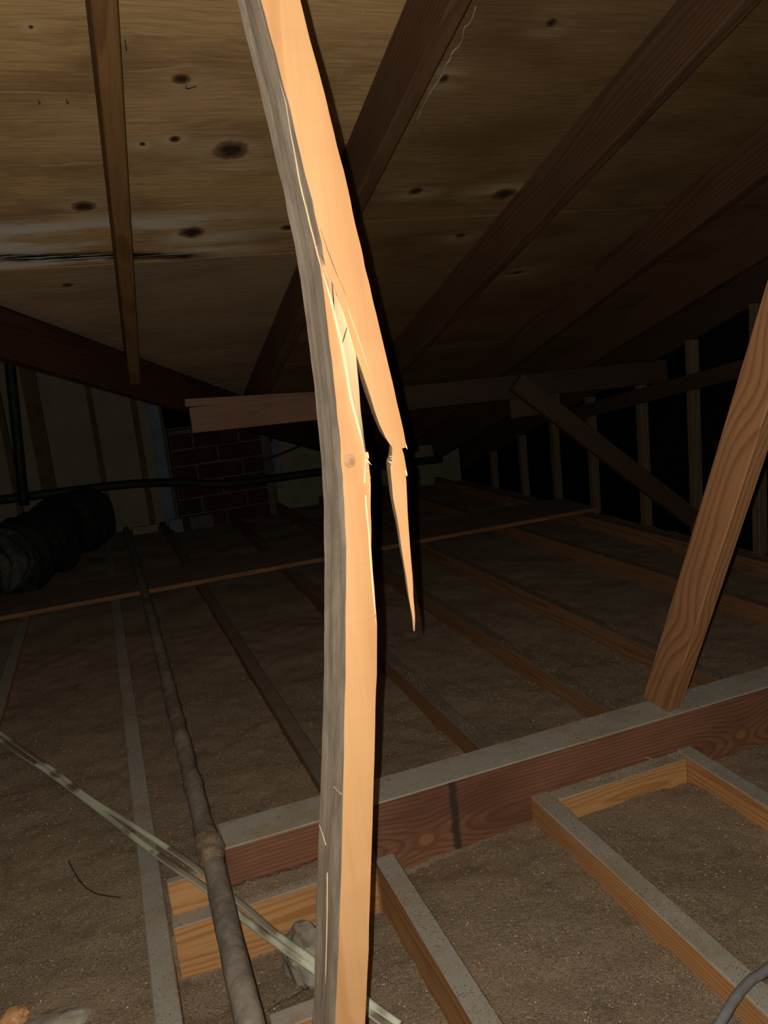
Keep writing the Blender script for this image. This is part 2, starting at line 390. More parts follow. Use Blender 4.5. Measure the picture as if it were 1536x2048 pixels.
def ins_h(x, y):
    near = 1.0 if y < 1.37 else 0.0
    b = -.052
    if y < 1.37:
        if x < -.04: b = -.022
        elif x < .37:
            b = -.085 - .03*max(0, 1-abs(y-1.22)/.16)*max(0, 1-abs(x-.03)/.18) + .055*min(1, max(0, (x-.06)/.12))*max(0, min(1, (1.2-y)/.15))
            if x > .06 and y > 1.16: b = -.098
            if x > .22: b = min(b, -.095)
            if y > 1.318: b = .012 if x > .085 else -.02
        elif x < .75: b = -.050 - .035*max(0, (y-1.25)/.12)*max(0, 1-(x-.37)/.4)
        else: b = -.058
    else:
        b = -.03 if x < .36 else (-.06 if x < 1.1 else -.064)
        if x < -.04: b = -.02
        if .36 > x > .05 and y < 1.55: b = -.02
    p = Vector((x, y, 0))
    return (b + .012*noise.noise(p*5) + .005*noise.noise(p*17+Vector((3, 1, 0))) + .0025*noise.noise(p*45)
            + .002*noise.noise(p*110) + .0012*noise.noise(p*260))
xs = []; x = -1.85
while x < 2.585: xs.append(x); x += .009 if -.6 < x < 1.7 else .02
ys = []; y = -.2
while y < 5.6: ys.append(y); y += .03 if y < .6 else .009 if y < 2.1 else .016 if y < 3.2 else .05
vs_ = [(a, b, ins_h(a, b)) for b in ys for a in xs]
nx = len(xs)
fs_ = [(j*nx+i, j*nx+i+1, (j+1)*nx+i+1, (j+1)*nx+i) for j in range(len(ys)-1) for i in range(nx-1)]
im = bpy.data.meshes.new('loose_insulation'); im.from_pydata(vs_, [], fs_)
for p in im.polygons: p.use_smooth = True
tag(link('loose_insulation', im, 'ins'), 'brown granular loose-fill insulation lying between the joists', 'insulation', None, 'stuff')

# roof sheathing: separate plywood sheets with a gap at every seam
ceil = empty('ceiling'); tag(ceil, 'sloping underside of the plywood roof deck', None, None, 'structure')
def sheet(x0, x1, y0, y1, parent, clip=True, name='plywood_sheet'):
    poly = [(x0, y0), (x1, y0), (x1, y1), (x0, y1)]
    if clip:        # keep the side of the valley that faces the camera
        def side(p): return p[1]-valley_y(p[0])
        out = []
        for i in range(4):
            a, b = poly[i], poly[(i+1) % 4]; sa, sb = side(a), side(b)
            if sa <= 0: out.append(a)
            if sa*sb < 0:
                t = sa/(sa-sb); out.append((a[0]+(b[0]-a[0])*t, a[1]+(b[1]-a[1])*t))
        poly = out
    if len(poly) < 3: return
    bm = bmesh.new(); k = math.sqrt(1+SL*SL)*.012
    lo = [bm.verts.new((a, b, Z_PLY-SL*b)) for a, b in poly]; hi = [bm.verts.new((a, b, Z_PLY-SL*b+k)) for a, b in poly]
    bm.faces.new(lo[::-1]); bm.faces.new(hi); n = len(poly)
    for i in range(n): bm.faces.new((lo[i], lo[(i+1) % n], hi[(i+1) % n], hi[i]))
    me = bpy.data.meshes.new(name); bm.to_mesh(me); bm.free()
    return link(name, me, 'ply', parent)
g = .0018
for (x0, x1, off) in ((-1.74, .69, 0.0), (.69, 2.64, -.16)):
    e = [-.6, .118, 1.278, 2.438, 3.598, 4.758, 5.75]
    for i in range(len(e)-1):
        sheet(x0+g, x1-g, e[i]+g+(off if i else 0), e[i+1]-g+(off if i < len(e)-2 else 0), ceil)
# roof of the side wing beyond the valley
bm = bmesh.new()
za = Z_PLY-SL*VA.y
cv = [(-1.9, valley_y(-1.9)), (2.4, valley_y(2.4)), (2.4, 5.9), (-1.9, 5.9)]
q = [bm.verts.new((a, b, za+.438*(VA.x-a))) for a, b in cv]
bm.faces.new(q[::-1]); me = bpy.data.meshes.new('ceiling'); bm.to_mesh(me); bm.free()
tag(link('ceiling', me, 'wstud'), 'dark underside of the side roof beyond the diagonal valley beam', None, None, 'structure')

# right gable wall: black felt with studs
wr = empty('wall_right', (2.6, 0, -.06)); tag(wr, 'dark gable wall with a row of upright studs', None, None, 'structure')
bm = bmesh.new()
q = [bm.verts.new(v) for v in ((2.60, -.4, -.2), (2.60, 5.7, -.2), (2.60, 5.7, Z_PLY-SL*5.7), (2.60, -.4, Z_PLY+.4*SL))]
bm.faces.new(q); me = bpy.data.meshes.new('felt'); bm.to_mesh(me); bm.free()
f_o = link('felt', me, 'black'); f_o.parent = wr; f_o.matrix_parent_inverse = Matrix.Translation((-2.6, 0, .06))
for yy in (5.0, 4.58, 4.18, 3.79, 3.345, 2.975, 2.595, 2.20, 1.80):
    me = board_mesh('stud', 1, 1, 1, 0)
    top = 1.835-SL*yy
    bm = bmesh.new(); bmesh.ops.create_cube(bm, size=1)
    for v in bm.verts: v.co = Vector((v.co.x*.045, v.co.y*.040, (v.co.z+.5)*(top+.06)))
    bmesh.ops.bevel(bm, geom=bm.edges[:], offset=.002, segments=1, affect='EDGES')
    me = bpy.data.meshes.new('stud'); bm.to_mesh(me); bm.free()
    o = link('stud', me, 'stud', wr); o.location = (2.567-2.6, yy, 0)

# back wall of the side wing: sheathing panels between studs
WY = 5.60
wb = empty('wall_back', (0, WY, 0)); tag(wb, 'dim tan back wall beyond the diagonal valley beam', None, None, 'structure')
sx = [-1.9, -1.12, -.555, -.36, -.02, .245, .40, 1.10, 1.52, 2.2, 2.59]
for i in range(len(sx)-1):
    o = box('wall_panel', sx[i]+.004, sx[i+1]-.004, WY, WY+.02, -.19, min(2.0, za+.438*(VA.x-sx[i+1])-.02) if sx[i+1] < 1.6 else .3, 'sheath')
    o.parent = wb; o.matrix_parent_inverse = Matrix.Translation((0, -WY, 0))
for i, xx in enumerate(sx[:-1]):
    w = .036 if i != 3 else .09
    o = box('stud', xx-w/2, xx+w/2, WY-.06, WY, -.19, min(1.9, za+.438*(VA.x-xx)-.06), 'wstud')
    o.parent = wb; o.matrix_parent_inverse = Matrix.Translation((0, -WY, 0))

# ---------------------------------------------------------------- rafters and beams
def rafter(xr0, y0, xr1, y1, label, mat='rafter', wd=.038, z_low=Z_RAF):
    d = (Z_PLY - z_low)
    up = Vector((0, SL, 1)).normalized(); hp = d/math.sqrt(1+SL*SL)
    def mid(x, y): return Vector((x-wd/2, y, z_low-SL*y)) + up*(hp/2)
    o = board('rafter', mid(xr0, y0), mid(xr1, y1), wd, hp-.001, mat, up=up)
    return tag(o, label, 'rafter', 'sloping rafters under the plywood roof deck')
rafter(.131-.028, .2, .171, 3.06, 'narrow rafter seen from below, leftmost, ending on the diagonal valley beam', 'rafter_y')
rafter(.700, .2, .700, 3.72, 'wide brown rafter directly behind the broken brace post')
rafter(1.288, .2, 1.292, 4.52, 'brown rafter reaching the top edge of the photo right of the broken post')
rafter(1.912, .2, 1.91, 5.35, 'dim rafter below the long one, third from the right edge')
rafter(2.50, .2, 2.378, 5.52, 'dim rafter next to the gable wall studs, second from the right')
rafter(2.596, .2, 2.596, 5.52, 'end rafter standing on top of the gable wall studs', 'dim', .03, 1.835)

vd = (VB-VA).normalized()
def vpt(x, dz): y = valley_y(x); return Vector((x, y, Z_PLY-SL*y+dz))
o = board('valley_beam', vpt(-1.6, -.085), vpt(2.1, -.085), .04, .15, 'rafter_red')
tag(o, 'dark red-brown valley beam slanting down from the left edge below the plywood', 'beam')

# floor joists
def joist(xa, ya, xb, yb, label, w=.039, dep=.18, mat='joist'):
    o = board('floor_joist', (xa, ya, -dep/2), (xb, yb, -dep/2), w, dep, mat)
    return tag(o, label, 'joist', 'floor joists between strips of insulation')
joist(-.043, -.2, -.058, 5.5, 'grey dusty joist left of the dusty pipe, running the full length of the floor', .040)
joist(-.440, -.2, -.425, 5.5, 'joist near the left edge, nearly buried in insulation')
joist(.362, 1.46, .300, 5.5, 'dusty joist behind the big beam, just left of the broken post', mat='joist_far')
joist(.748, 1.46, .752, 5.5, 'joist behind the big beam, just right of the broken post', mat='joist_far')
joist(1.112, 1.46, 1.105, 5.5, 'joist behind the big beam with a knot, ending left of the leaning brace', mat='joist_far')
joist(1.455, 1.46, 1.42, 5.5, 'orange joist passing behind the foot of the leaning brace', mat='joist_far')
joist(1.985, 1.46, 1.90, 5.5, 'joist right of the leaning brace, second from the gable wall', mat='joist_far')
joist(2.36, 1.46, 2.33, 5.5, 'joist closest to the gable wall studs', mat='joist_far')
joist(.378, -.2, .380, 1.328, 'near joist right of the broken post, running to the lower edge of the photo')
joist(.750, -.2, .747, 1.368, 'near orange joist, left side of the framed opening before the big beam', .042)
joist(1.121, -.2, 1.122, 1.368, 'near orange joist, right side of the framed opening before the big beam', .040)
joist(1.52, -.2, 1.52, 1.368, 'near joist at the lower right edge beyond the framed opening')

o = board('header_beam', (.090, 1.415, -.075), (2.55, 1.415, -.075), .09, .32, 'beam')
tag(o, 'thick dark red beam crossing the floor with a grey dusty top', 'beam')
o = box('scab_block', -.018, .078, 1.352, 1.369, -.10, .061, 'joist_bare')
tag(o, 'short orange wood block standing against the left end of the big beam', 'wood block')
o = box('blocking', -.021, .357, 1.311, 1.349, -.17, 0, 'joist_bare')
tag(o, 'orange blocking board under the pale cables, between the grey joist and the broken post', 'wood block')
o = box('blocking', .772, 1.100, 1.330, 1.368, -.17, -.003, 'joist_bare')
tag(o, 'orange blocking board closing the far end of the framed opening', 'wood block')
o = box('blocking', .095, .20, 1.018, 1.054, -.17, -.002, 'joist_bare')
tag(o, 'orange blocking board at the lower edge left of the broken post', 'wood block')
o = box('sole_plate', -.06, .395, .745, .845, .0005, .038, 'joist_bare')
tag(o, 'flat dusty plate under the foot of the broken post', 'plank')
o = board('walkway_plank', (-1.3, 3.87, .0115), (2.45, 3.78, .0115), .38, .021, 'plank')
tag(o, 'long dusty plank with an orange edge lying across the joists', 'plank')

# ---------------------------------------------------------------- leaning brace at the right
d0, d1 = Vector((1.119, 1.432, .0875)), Vector((1.119, .745, 1.70))
bm = bmesh.new()
ax = (d1-d0); slope = ax.y/ax.z
hw = .0445
pts = []
for z, in ((.0855,), (1.66,)):
    yc = 1.4325 + slope*(z-.0855)
    for (dx, dy) in ((-.019, hw), (-.019, -hw), (.019, -hw), (.019, hw)): pts.append(Vector((1.119+dx, yc+dy, z)))
vv = [bm.verts.new(p) for p in pts]
for i in range(4): bm.faces.new((vv[i], vv[(i+1) % 4], vv[4+(i+1) % 4], vv[4+i]))
bm.faces.new(vv[:4][::-1]); bm.faces.new(vv[4:]); bmesh.ops.recalc_face_normals(bm, faces=bm.faces)
bmesh.ops.bevel(bm, geom=bm.edges[:], offset=.002, segments=1, affect='EDGES')
xa = ax.normalized(); ya_ = Vector((0, -1, 0)); ya_ = (ya_-xa*ya_.dot(xa)).normalized(); za_ = xa.cross(ya_)
mw = Matrix(((xa.x, ya_.x, za_.x, d0.x), (xa.y, ya_.y, za_.y, d0.y), (xa.z, ya_.z, za_.z, d0.z), (0, 0, 0, 1)))
bmesh.ops.transform(bm, matrix=mw.inverted(), verts=bm.verts)
me = bpy.data.meshes.new('roof_brace'); bm.to_mesh(me); bm.free()
o = link('roof_brace', me, 'brace', None, mw)
tag(o, 'sound brown wooden brace leaning at the right edge, standing on the big beam', 'brace')

# ---------------------------------------------------------------- the broken brace post
YP, YB = .75, .838
bp = empty('broken_brace_post', (.118, .795, .038))
tag(bp, 'broken upright brace in the foreground, split lengthwise with a long hanging splinter', 'brace')
INV = Matrix.Translation((-.118, -.795, -.038))
def adopt(o, parent=None):
    o.parent = parent or bp
    if parent is None: o.matrix_parent_inverse = INV
    return o
def X(px, py, yv): return ony(px, py, yv)
def jitter(p, a=.0008, f=40): return Vector((p.x + a*noise.noise(p*f), p.y + a*noise.noise(p*f+Vector((9, 2, 4))), p.z))
def loft(name, rings, segmat, mats, sub=3):
    """rings: lists of points bottom to top; segmat(i_ring, k_seg) -> material slot; rings are refined between stations"""
    R2, src = [], []
    for i in range(len(rings)-1):
        for k in range(sub):
            t = k/sub
            R2.append([a.lerp(b, t) for a, b in zip(rings[i], rings[i+1])]); src.append(i)
    R2.append(rings[-1]); src.append(len(rings)-2)
    n = len(rings[0]); bm = bmesh.new()
    V = [[bm.verts.new(jitter(p)) for p in r] for r in R2]
    for i in range(len(R2)-1):
        for k in range(n):
            f = bm.faces.new((V[i][k], V[i][(k+1) % n], V[i+1][(k+1) % n], V[i+1][k])); f.material_index = segmat(src[i], k)
    bm.faces.new(V[0][::-1]).material_index = 1; bm.faces.new(V[-1]).material_index = 1
    bmesh.ops.recalc_face_normals(bm, faces=bm.faces)
    me = bpy.data.meshes.new(name); bm.to_mesh(me); bm.free()
    return adopt(link(name, me, mats))
# lower half: (row, back left, front left, front right, back right or None)
LOW = [(2045, 619, 670, 730, None), (1950, 622, 675, 735, None), (1800, 627.5, 680, 740, None), (1650, 633, 685, 745, None),
       (1450, 639, 688.5, 750, None), (1350, 642, 691, 753, None), (1250, 643, 691.5, 754, None), (1190, 643, 692, 749, None),
       (1143, 643, 692, 745.5, None), (1094, 643, 692, 743, None), (1045, 642, 690, 742, None), (1000, 641, 688.5, 741, None),
       (955, 639, 686, 740, None), (930, 637, 682.5, 738.5, None), (915, 636, 682, 736.5, None), (900, 634.5, 682, 729.5, 732),
       (874, 632, 679.5, 721.5, 727.5), (840, 629.5, 676, 711, 724), (804, 627, 672.5, 702.5, 720.5), (755, 622, 667, 695, 716), (705, 616, 661.5, 687.5, 711),
       (660, 611, 656, 679, 703), (629, 607, 652, 671, 694), (590, 602, 648, 660, 674), (560, 598, 644.5, 653, 664), (530, 592, 639.5, 642, 655)]
def leftside(FL, BL, zrow):
    """the weathered left face: three points between front and back corner, with a waney back edge"""
    out = []
    for t, bulge in ((.30, .0004), (.62, -.0004), (.86, .0006)):
        p = FL.lerp(BL, t); p.x -= bulge + .0014*noise.noise(Vector((t*3, 0, zrow*6))); out.append(p)
    b = BL.copy(); b.x += .004 + .002*noise.noise(Vector((5, 0, zrow*9)))
    out.append(b); return out
rings = []
z0 = .039
for (z, xf) in ((z0, .1095), (.14, .1240)):
    FL = Vector((xf, YP, z)); FR = Vector((xf+.0372, YP, z)); BR = Vector((xf+.0372, YB, z)); BL = Vector((xf-.012, YB, z))
    rings.append([FL, FR, FR+Vector((0, .009, 0)), BR] + leftside(FL, BL, z)[::-1])
nb = len(rings)
for (yy, bl, flx, frx, br) in LOW:
    FL, FR, BL = X(flx, yy, YP), X(frx, yy, YP), X(bl, yy, YB)
    SR = FR+Vector((0, .009, 0)) if br is None else X(br, yy, YP+.009)
    BR = Vector((SR.x, YB, FR.z))
    rings.append([FL, FR, SR, BR] + leftside(FL, BL, FL.z)[::-1])
# the stave runs on up behind the upper half as a thin wedge
for (yy, bl, flx, cr, gap) in ((485, 587, 643, 631, 1.2), (429, 575, 630, 618, 1.2), (400, 570, 625, 610, 1.2), (340, 555, 608, 597, 1.0), (265, 538, 591, 582, .6), (205, 522, 577, 572, .1),
                               (150, 508, 562, 557, 0), (80, 490, 543, 538, 0), (0, 470, 522, 517, 0), (-120, 440, 487, 482, 0), (-300, 397, 437, 432, 0)):
    FL, BL = X(flx, yy, YP), X(bl, yy, YB)
    t = (cr-bl)/(flx-bl); C = BL.lerp(FL, t); C.x -= .001*gap; BL.x -= .0008*gap
    C2 = Vector((C.x+.0022, C.y+.001, C.z)); BR = Vector((BL.x+.03, YB+.0005, BL.z))
    rings.append([C, C2, C2.lerp(BR, .5), BR] + leftside(C, BL, C.z)[::-1])
rings.append([Vector((p.x-.012, p.y, 1.655)) for p in rings[-1]])
nlow = nb+len(LOW)
def sm_low(i, k):
    if k == 0: return 0 if i < nlow-1 else 1
    if k == 1: return 1 if i >= nb+14 else 0
    if k in (2, 3): return 0
    return 2
low_o = loft('lower_half', rings, sm_low, ['post', 'split', 'grey'])
# upper half with the long splinter: full section above, wedge below
UP = [(1262, 827.8, 829.2), (1240, 825.8, 829.8), (1228, 824, 829.4), (1175, 815.5, 826.5), (1118, 806.5, 822), (1088, 802, 819.8), (1065, 799, 818), (1033, 793, 816),
      (996, 787, 813.5), (962, 783.5, 812), (954, 782.6, 811), (951, 782.3, 814.5), (933, 781, 811), (923, 784, 810), (909, 785, 808), (897, 784.5, 804.5), (894, 784, 813.5), (885, 777, 811.5),
      (874, 770, 809), (850, 760, 804), (820, 749.5, 798), (793, 740, 792), (750, 727, 781.5), (706, 712, 771), (655, 698, 759), (617, 686, 750), (585, 673.5, 742), (558, 662, 736), (535, 651, 731)]
r_up = []
for (yy, e, rr) in UP:
    L_, R_ = X(e, yy, YP), X(rr, yy, YP)
    w = R_.x-L_.x
    dep = min(.086, .0006 + w*3.0); bx = min(L_.x + .0235*dep/.086, R_.x-.0002)
    BRp = Vector((R_.x, YP+dep, R_.z)); BLp = Vector((bx, YP+dep, L_.z))
    L_ = L_ + Vector((.0006*noise.noise(Vector((0, 0, yy*.11))), 0, 0))
    r_up.append([L_, R_, BRp, BLp, BLp.lerp(L_, .5)])
n_wedge = len(r_up)
for (yy, flx, frx, cr, bl) in ((510, 646, 726, 640, 590), (485, 643.5, 720, 629, 587), (429, 630, 707, 617, 575), (400, 625, 701, 609, 570), (340, 608, 686, 596, 555), (265, 591, 668, 581, 538), (205, 577, 653, 573, 522)):
    FL, FR, BL = X(flx, yy, YP), X(frx, yy, YP), X(bl, yy, YB)
    t = (cr-bl)/(flx-bl); C = FL.lerp(BL, 1-t)
    BR = Vector((FR.x, YB-.002, FR.z))
    r_up.append([FL, FR, BR, C.lerp(BR, .35), C])
n_mid = len(r_up)
for (yy, bl, flx, frx) in ((150, 508, 562, 640), (80, 490, 543, 621), (0, 470, 522, 600), (-120, 440, 487, 570), (-300, 397, 437, 527)):
    FL, FR, BL = X(flx, yy, YP), X(frx, yy, YP), X(bl, yy, YB)
    C = FL.lerp(BL, .09); BR = Vector((FR.x, YB-.002, FR.z))
    r_up.append([FL, FR, BR, C.lerp(BR, .35), C])
FLz = r_up[-1]
top = [Vector((p.x-.012, p.y, 1.655)) for p in FLz]; r_up.append(top)
def sm_up(i, k):
    if k in (0, 1): return 0
    if i < n_wedge-1: return 1
    return 1 if k in (2, 3) else 2
up_o = loft('upper_half', r_up, sm_up, ['post', 'split', 'grey'])
# torn fibres, each its own sliver
def sliver(px0, py0, px1, py1, w, yv=YP, host=None):
    a, b = X(px0, py0, yv), X(px1, py1, yv); d = (b-a).normalized(); u = d.cross(Vector((0, 1, 0))).normalized()
    bm = bmesh.new(); h = Vector((0, w*.6, 0))
    base = [bm.verts.new(a+u*w), bm.verts.new(a-u*w), bm.verts.new(a-u*w*.6+h), bm.verts.new(a+u*w*.6+h)]
    mid = [bm.verts.new(a.lerp(b, .6)+x) for x in (u*w*.6, -u*w*.6, -u*w*.4+h*.7, u*w*.4+h*.7)]
    tip = bm.verts.new(b)
    bm.faces.new(base)
    for i in range(4):
        bm.faces.new((base[i], base[(i+1) % 4], mid[(i+1) % 4], mid[i])); bm.faces.new((mid[i], mid[(i+1) % 4], tip))
    bmesh.ops.recalc_face_normals(bm, faces=bm.faces)
    me = bpy.data.meshes.new('splinter'); bm.to_mesh(me); bm.free()
    o = link('splinter', me, 'split'); o.parent = host
    return o
for s in ((785, 912, 778, 914, .0005), (783, 926, 776, 921, .0007), (785, 918, 779, 917, .0004), (810, 888, 815, 899, .0012), (811, 941, 815, 951, .001)):
    sliver(*s, host=up_o)
for s in ((733, 918, 743.5, 931, .0008), (735, 940, 741.5, 957, .0008), (733, 905, 738, 917, .0016), (730, 920, 739, 926, .0007), (736, 950, 740.5, 968, .0008), (700, 795, 704, 815, .0008)):
    sliver(*s, host=low_o)
# fresh split strip along the front of the lower half and the crack on the upper half
def ribbon(name, pts, w, mat, host, yv=YP, lift=.0006):
    vs2, fs2 = [], []
    for i, (px, py) in enumerate(pts):
        p = X(px, py, yv)-Vector((0, lift, 0)); ww = w*(1 if 0 < i < len(pts)-1 else .2)
        vs2 += [p+Vector((-ww, 0, 0)), p+Vector((ww, 0, 0)), p+Vector((ww, lift+.0012, 0)), p+Vector((-ww, lift+.0012, 0))]
    for i in range(len(pts)-1):
        for k in range(4): fs2.append((i*4+k, i*4+(k+1) % 4, i*4+4+(k+1) % 4, i*4+4+k))
    me = bpy.data.meshes.new(name); me.from_pydata([tuple(v) for v in vs2], [], fs2)
    bm = bmesh.new(); bm.from_mesh(me); bmesh.ops.recalc_face_normals(bm, faces=bm.faces); bm.to_mesh(me); bm.free()
    o = link(name, me, mat); o.parent = host
    return o
ribbon('raised_grain', [(690, 598), (702, 635), (714, 668), (726, 705), (738, 743)], .00028, 'split', up_o)
ribbon('split_fibre', [(645, 545), (662, 600), (671, 640), (683, 690), (692, 740), (700, 790), (709, 825), (719, 862), (727, 893)], .0012, 'split', low_o)
ribbon('split_fibre', [(731, 905), (729, 960), (732, 1010), (738, 1070), (742, 1130), (747, 1190), (752, 1250)], .0008, 'split', low_o, lift=.0003)
ribbon('hairline_crack', [(664, 565), (667, 600), (669, 635)], .0003, 'dark', low_o)
ribbon('hairline_crack', [(694, 655), (689, 672), (684, 690)], .0003, 'dark', low_o)
ribbon('hairline_crack', [(640, 455), (655, 500), (672, 545), (692, 590)], .00022, 'dark', up_o, lift=.0002)
# fresh scratches on the weathered left face
def scratch(pts, r):
    P = []
    for (px, py, fl_, bl_) in pts:
        FL, BL = X(fl_, py, YP), X(bl_, py, YB); P.append(FL.lerp(BL, (fl_-px)/(fl_-bl_))-Vector((.0006, 0, 0)))
    o = link('scratch', tube_mesh('scratch', catmull(P, 4), r, 6), 'split'); o.parent = low_o
scratch([(657, 1745, 681.5, 629.5), (656, 1850, 678, 625.7), (653, 1968, 674, 621)], .0006)
scratch([(640, 1648, 685, 633), (646, 1665, 684.5, 632.5), (654, 1690, 683.5, 631.5)], .0005)
scratch([(667, 1570, 686, 635.5), (676, 1580, 686, 635), (684, 1588, 686, 635)], .0004)
# the round knot
kc = X(699, 922, YP)
bm = bmesh.new()
N = 24
prof = [(.0, -.0012), (.0034, -.0013), (.0044, -.0006), (.0052, -.0014), (.0062, .0004)]
cv0 = bm.verts.new(kc+Vector((0, prof[0][1], 0))); prev = None
for (r, dy) in prof[1:]:
    ring_ = [bm.verts.new(kc+Vector((r*1.0*math.cos(2*math.pi*i/N), dy-.0003, r*1.12*math.sin(2*math.pi*i/N)))) for i in range(N)]
    for i in range(N):
        if prev is None: bm.faces.new((cv0, ring_[i], ring_[(i+1) % N]))
        else: bm.faces.new((prev[i], ring_[i], ring_[(i+1) % N], prev[(i+1) % N]))
    prev = ring_
bmesh.ops.recalc_face_normals(bm, faces=bm.faces)
me = bpy.data.meshes.new('knot'); bm.to_mesh(me); bm.free()
for p in me.polygons: p.use_smooth = True
o = link('knot', me, 'knot'); o.parent = low_o
o['label'] = 'round brown knot'

# ---------------------------------------------------------------- purlin, its braces
pu = empty('split_purlin', (.355, 3.33, .715)); tag(pu, 'left half of the purlin under the rafters with a split left end, left of the broken post', 'timber')
PI_ = Matrix.Translation((-.355, -3.33, -.715))
def puadd(o): o.parent = pu; o.matrix_parent_inverse = PI_ @ Matrix(); return o
def brd(parent, inv, *a, **k):
    o = board(*a, **k); mwl = o.matrix_world.copy(); o.parent = parent; o.matrix_parent_inverse = inv; return o
brd(pu, PI_, 'main_length', (.358, 3.33, .766), (1.20, 3.198, .755), .040, .104, 'purlin', up=(0, -.02, 1))
brd(pu, PI_, 'split_strip', (.345, 3.33, .838), (1.20, 3.199, .79), .0405, .031, 'purlin', up=(0, 0, 1))
o = board('purlin_right_half', (1.203, 3.238, .752), (2.47, 3.04, .737), .040, .104, 'purlin_dark')  # purlin parted behind the post so the right half carries painted falloff
tag(o, 'right half of the purlin under the rafters, colour darkened for flash falloff', 'timber')
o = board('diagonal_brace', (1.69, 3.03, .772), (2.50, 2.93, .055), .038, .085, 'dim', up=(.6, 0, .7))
tag(o, 'diagonal dim brace running from the right purlin half down to the gable wall', 'brace')
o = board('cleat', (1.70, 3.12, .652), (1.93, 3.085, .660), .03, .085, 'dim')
tag(o, 'short cleat under the right purlin half where the diagonal brace meets it', 'wood block')
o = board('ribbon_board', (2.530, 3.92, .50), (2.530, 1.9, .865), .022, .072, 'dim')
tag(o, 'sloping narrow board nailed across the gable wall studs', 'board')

# ---------------------------------------------------------------- chimney and things by the back wall
CY = 5.42
ch = empty('brick_chimney', (.76, CY+.1, -.1)); tag(ch, 'dark red brick chimney standing at the back wall under the split timber', 'chimney')
CI = Matrix.Translation((-.76, -CY-.1, .1))
o = box('mortar', .425, 1.075, CY+.006, WY-.005, -.18, .60, 'mortar', bev=0); o.parent = ch; o.matrix_parent_inverse = CI
bm_me = board_mesh('brick', .292, .05, .098, .006); bm_me.materials.append(M['brick'])
bh = board_mesh('brick', .14, .05, .098, .006); bh.materials.append(M['brick'])
row = 0; z = -.075
while z < .5:
    x = .43 if row % 2 else .43-.152+.15
    xx = .43
    first = True
    while xx < 1.06:
        if row % 2 and first: me, L = bh, .14
        else: me, L = bm_me, .292
        if xx+L > 1.075:
            me, L = bh, .14
            if xx+L > 1.085: break
        o = bpy.data.objects.new('brick', me); COL.objects.link(o)
        o.matrix_world = Matrix.Translation((xx, CY+.02+random.uniform(-.003, .003), z+.049)) @ Matrix.Rotation(random.uniform(-.01, .01), 4, 'Y')
        o.parent = ch; o.matrix_parent_inverse = CI
        xx += L+.012; first = False
    z += .110; row += 1
o = box('flashing_strip', .325, .395, WY-.085, WY-.075, -.05, .82, 'blue'); tag(o, 'bluish pale metal strip standing left of the brick chimney', 'metal strip')
o = box('flashing_strip', 1.125, 1.165, WY-.085, WY-.075, .10, .62, 'blue'); tag(o, 'narrow bluish strip standing right of the brick chimney', 'metal strip')
p = [(-1.1, 5.25, .36), (-.63, 5.25, .335), (.07, 5.28, .315), (.45, 5.3, .27), (.75, 5.3, .215), (1.4, 5.3, .20), (2.3, 5.3, .16)]
tag(tube('vent_pipe', p, .028, 'dpipe', 10), 'long black pipe running low across the back wall', 'pipe')
tag(tube('black_cable', [(.9, 5.36, .30), (1.15, 5.36, .36), (1.45, 5.36, .42), (1.9, 5.36, .40)], .008, 'dpipe', 8), 'thin black cable rising along the back wall right of the chimney', 'cable')
a, b = ony(20, 730, 5.1), ony(48, 1010, 5.1)
tag(tube('standing_pipe', [b, a.lerp(b, .5), a + (a-b)*.3], .030, 'dpipe', 10), 'dark upright pipe at the left edge beyond the valley beam', 'pipe')
for (x0, x1, zt, lb) in ((.10, .26, .02, 'tan'), (.335, .42, .03, 'bluish'), (.47, .62, .028, 'grey')):
    o = box('debris_block', x0, x1, 5.33, 5.36, -.06, zt, {'tan': 'sheath', 'bluish': 'blue', 'grey': 'mortar'}[lb])
    tag(o, f'small {lb} scrap lying on the floor below the black pipe', 'scrap')

# flexible duct at the far left: thick wrapped roll
def duct_r(t): return .17 + .012*math.sin(t*58) + .012*math.sin(t*23+1)
dp = catmull([(-.16, 5.06, .17), (-.27, 4.75, .19), (-.40, 4.42, .165), (-.52, 4.1, .14)], 14)
du = empty('wrapped_duct', (-.5, 4.4, 0)); tag(du, 'black crumpled wrapped duct lying on the floor at the far left', 'duct')
DI = Matrix.Translation((.5, -4.4, 0))
o = link('far_section', tube_mesh('far_section', dp, .17, 28, .035, duct_r, 7), 'duct'); o.parent = du; o.matrix_parent_inverse = DI
dp = catmull([(-.50, 4.16, .165), (-.60, 3.95, .17), (-.76, 3.7, .17), (-1.0, 3.45, .165)], 14)
o = link('near_section', tube_mesh('near_section', dp, .15, 28, .04, lambda t: .135+.012*math.sin(t*44)+.01*math.sin(t*17), 8), 'duct2'); o.parent = du; o.matrix_parent_inverse = DI

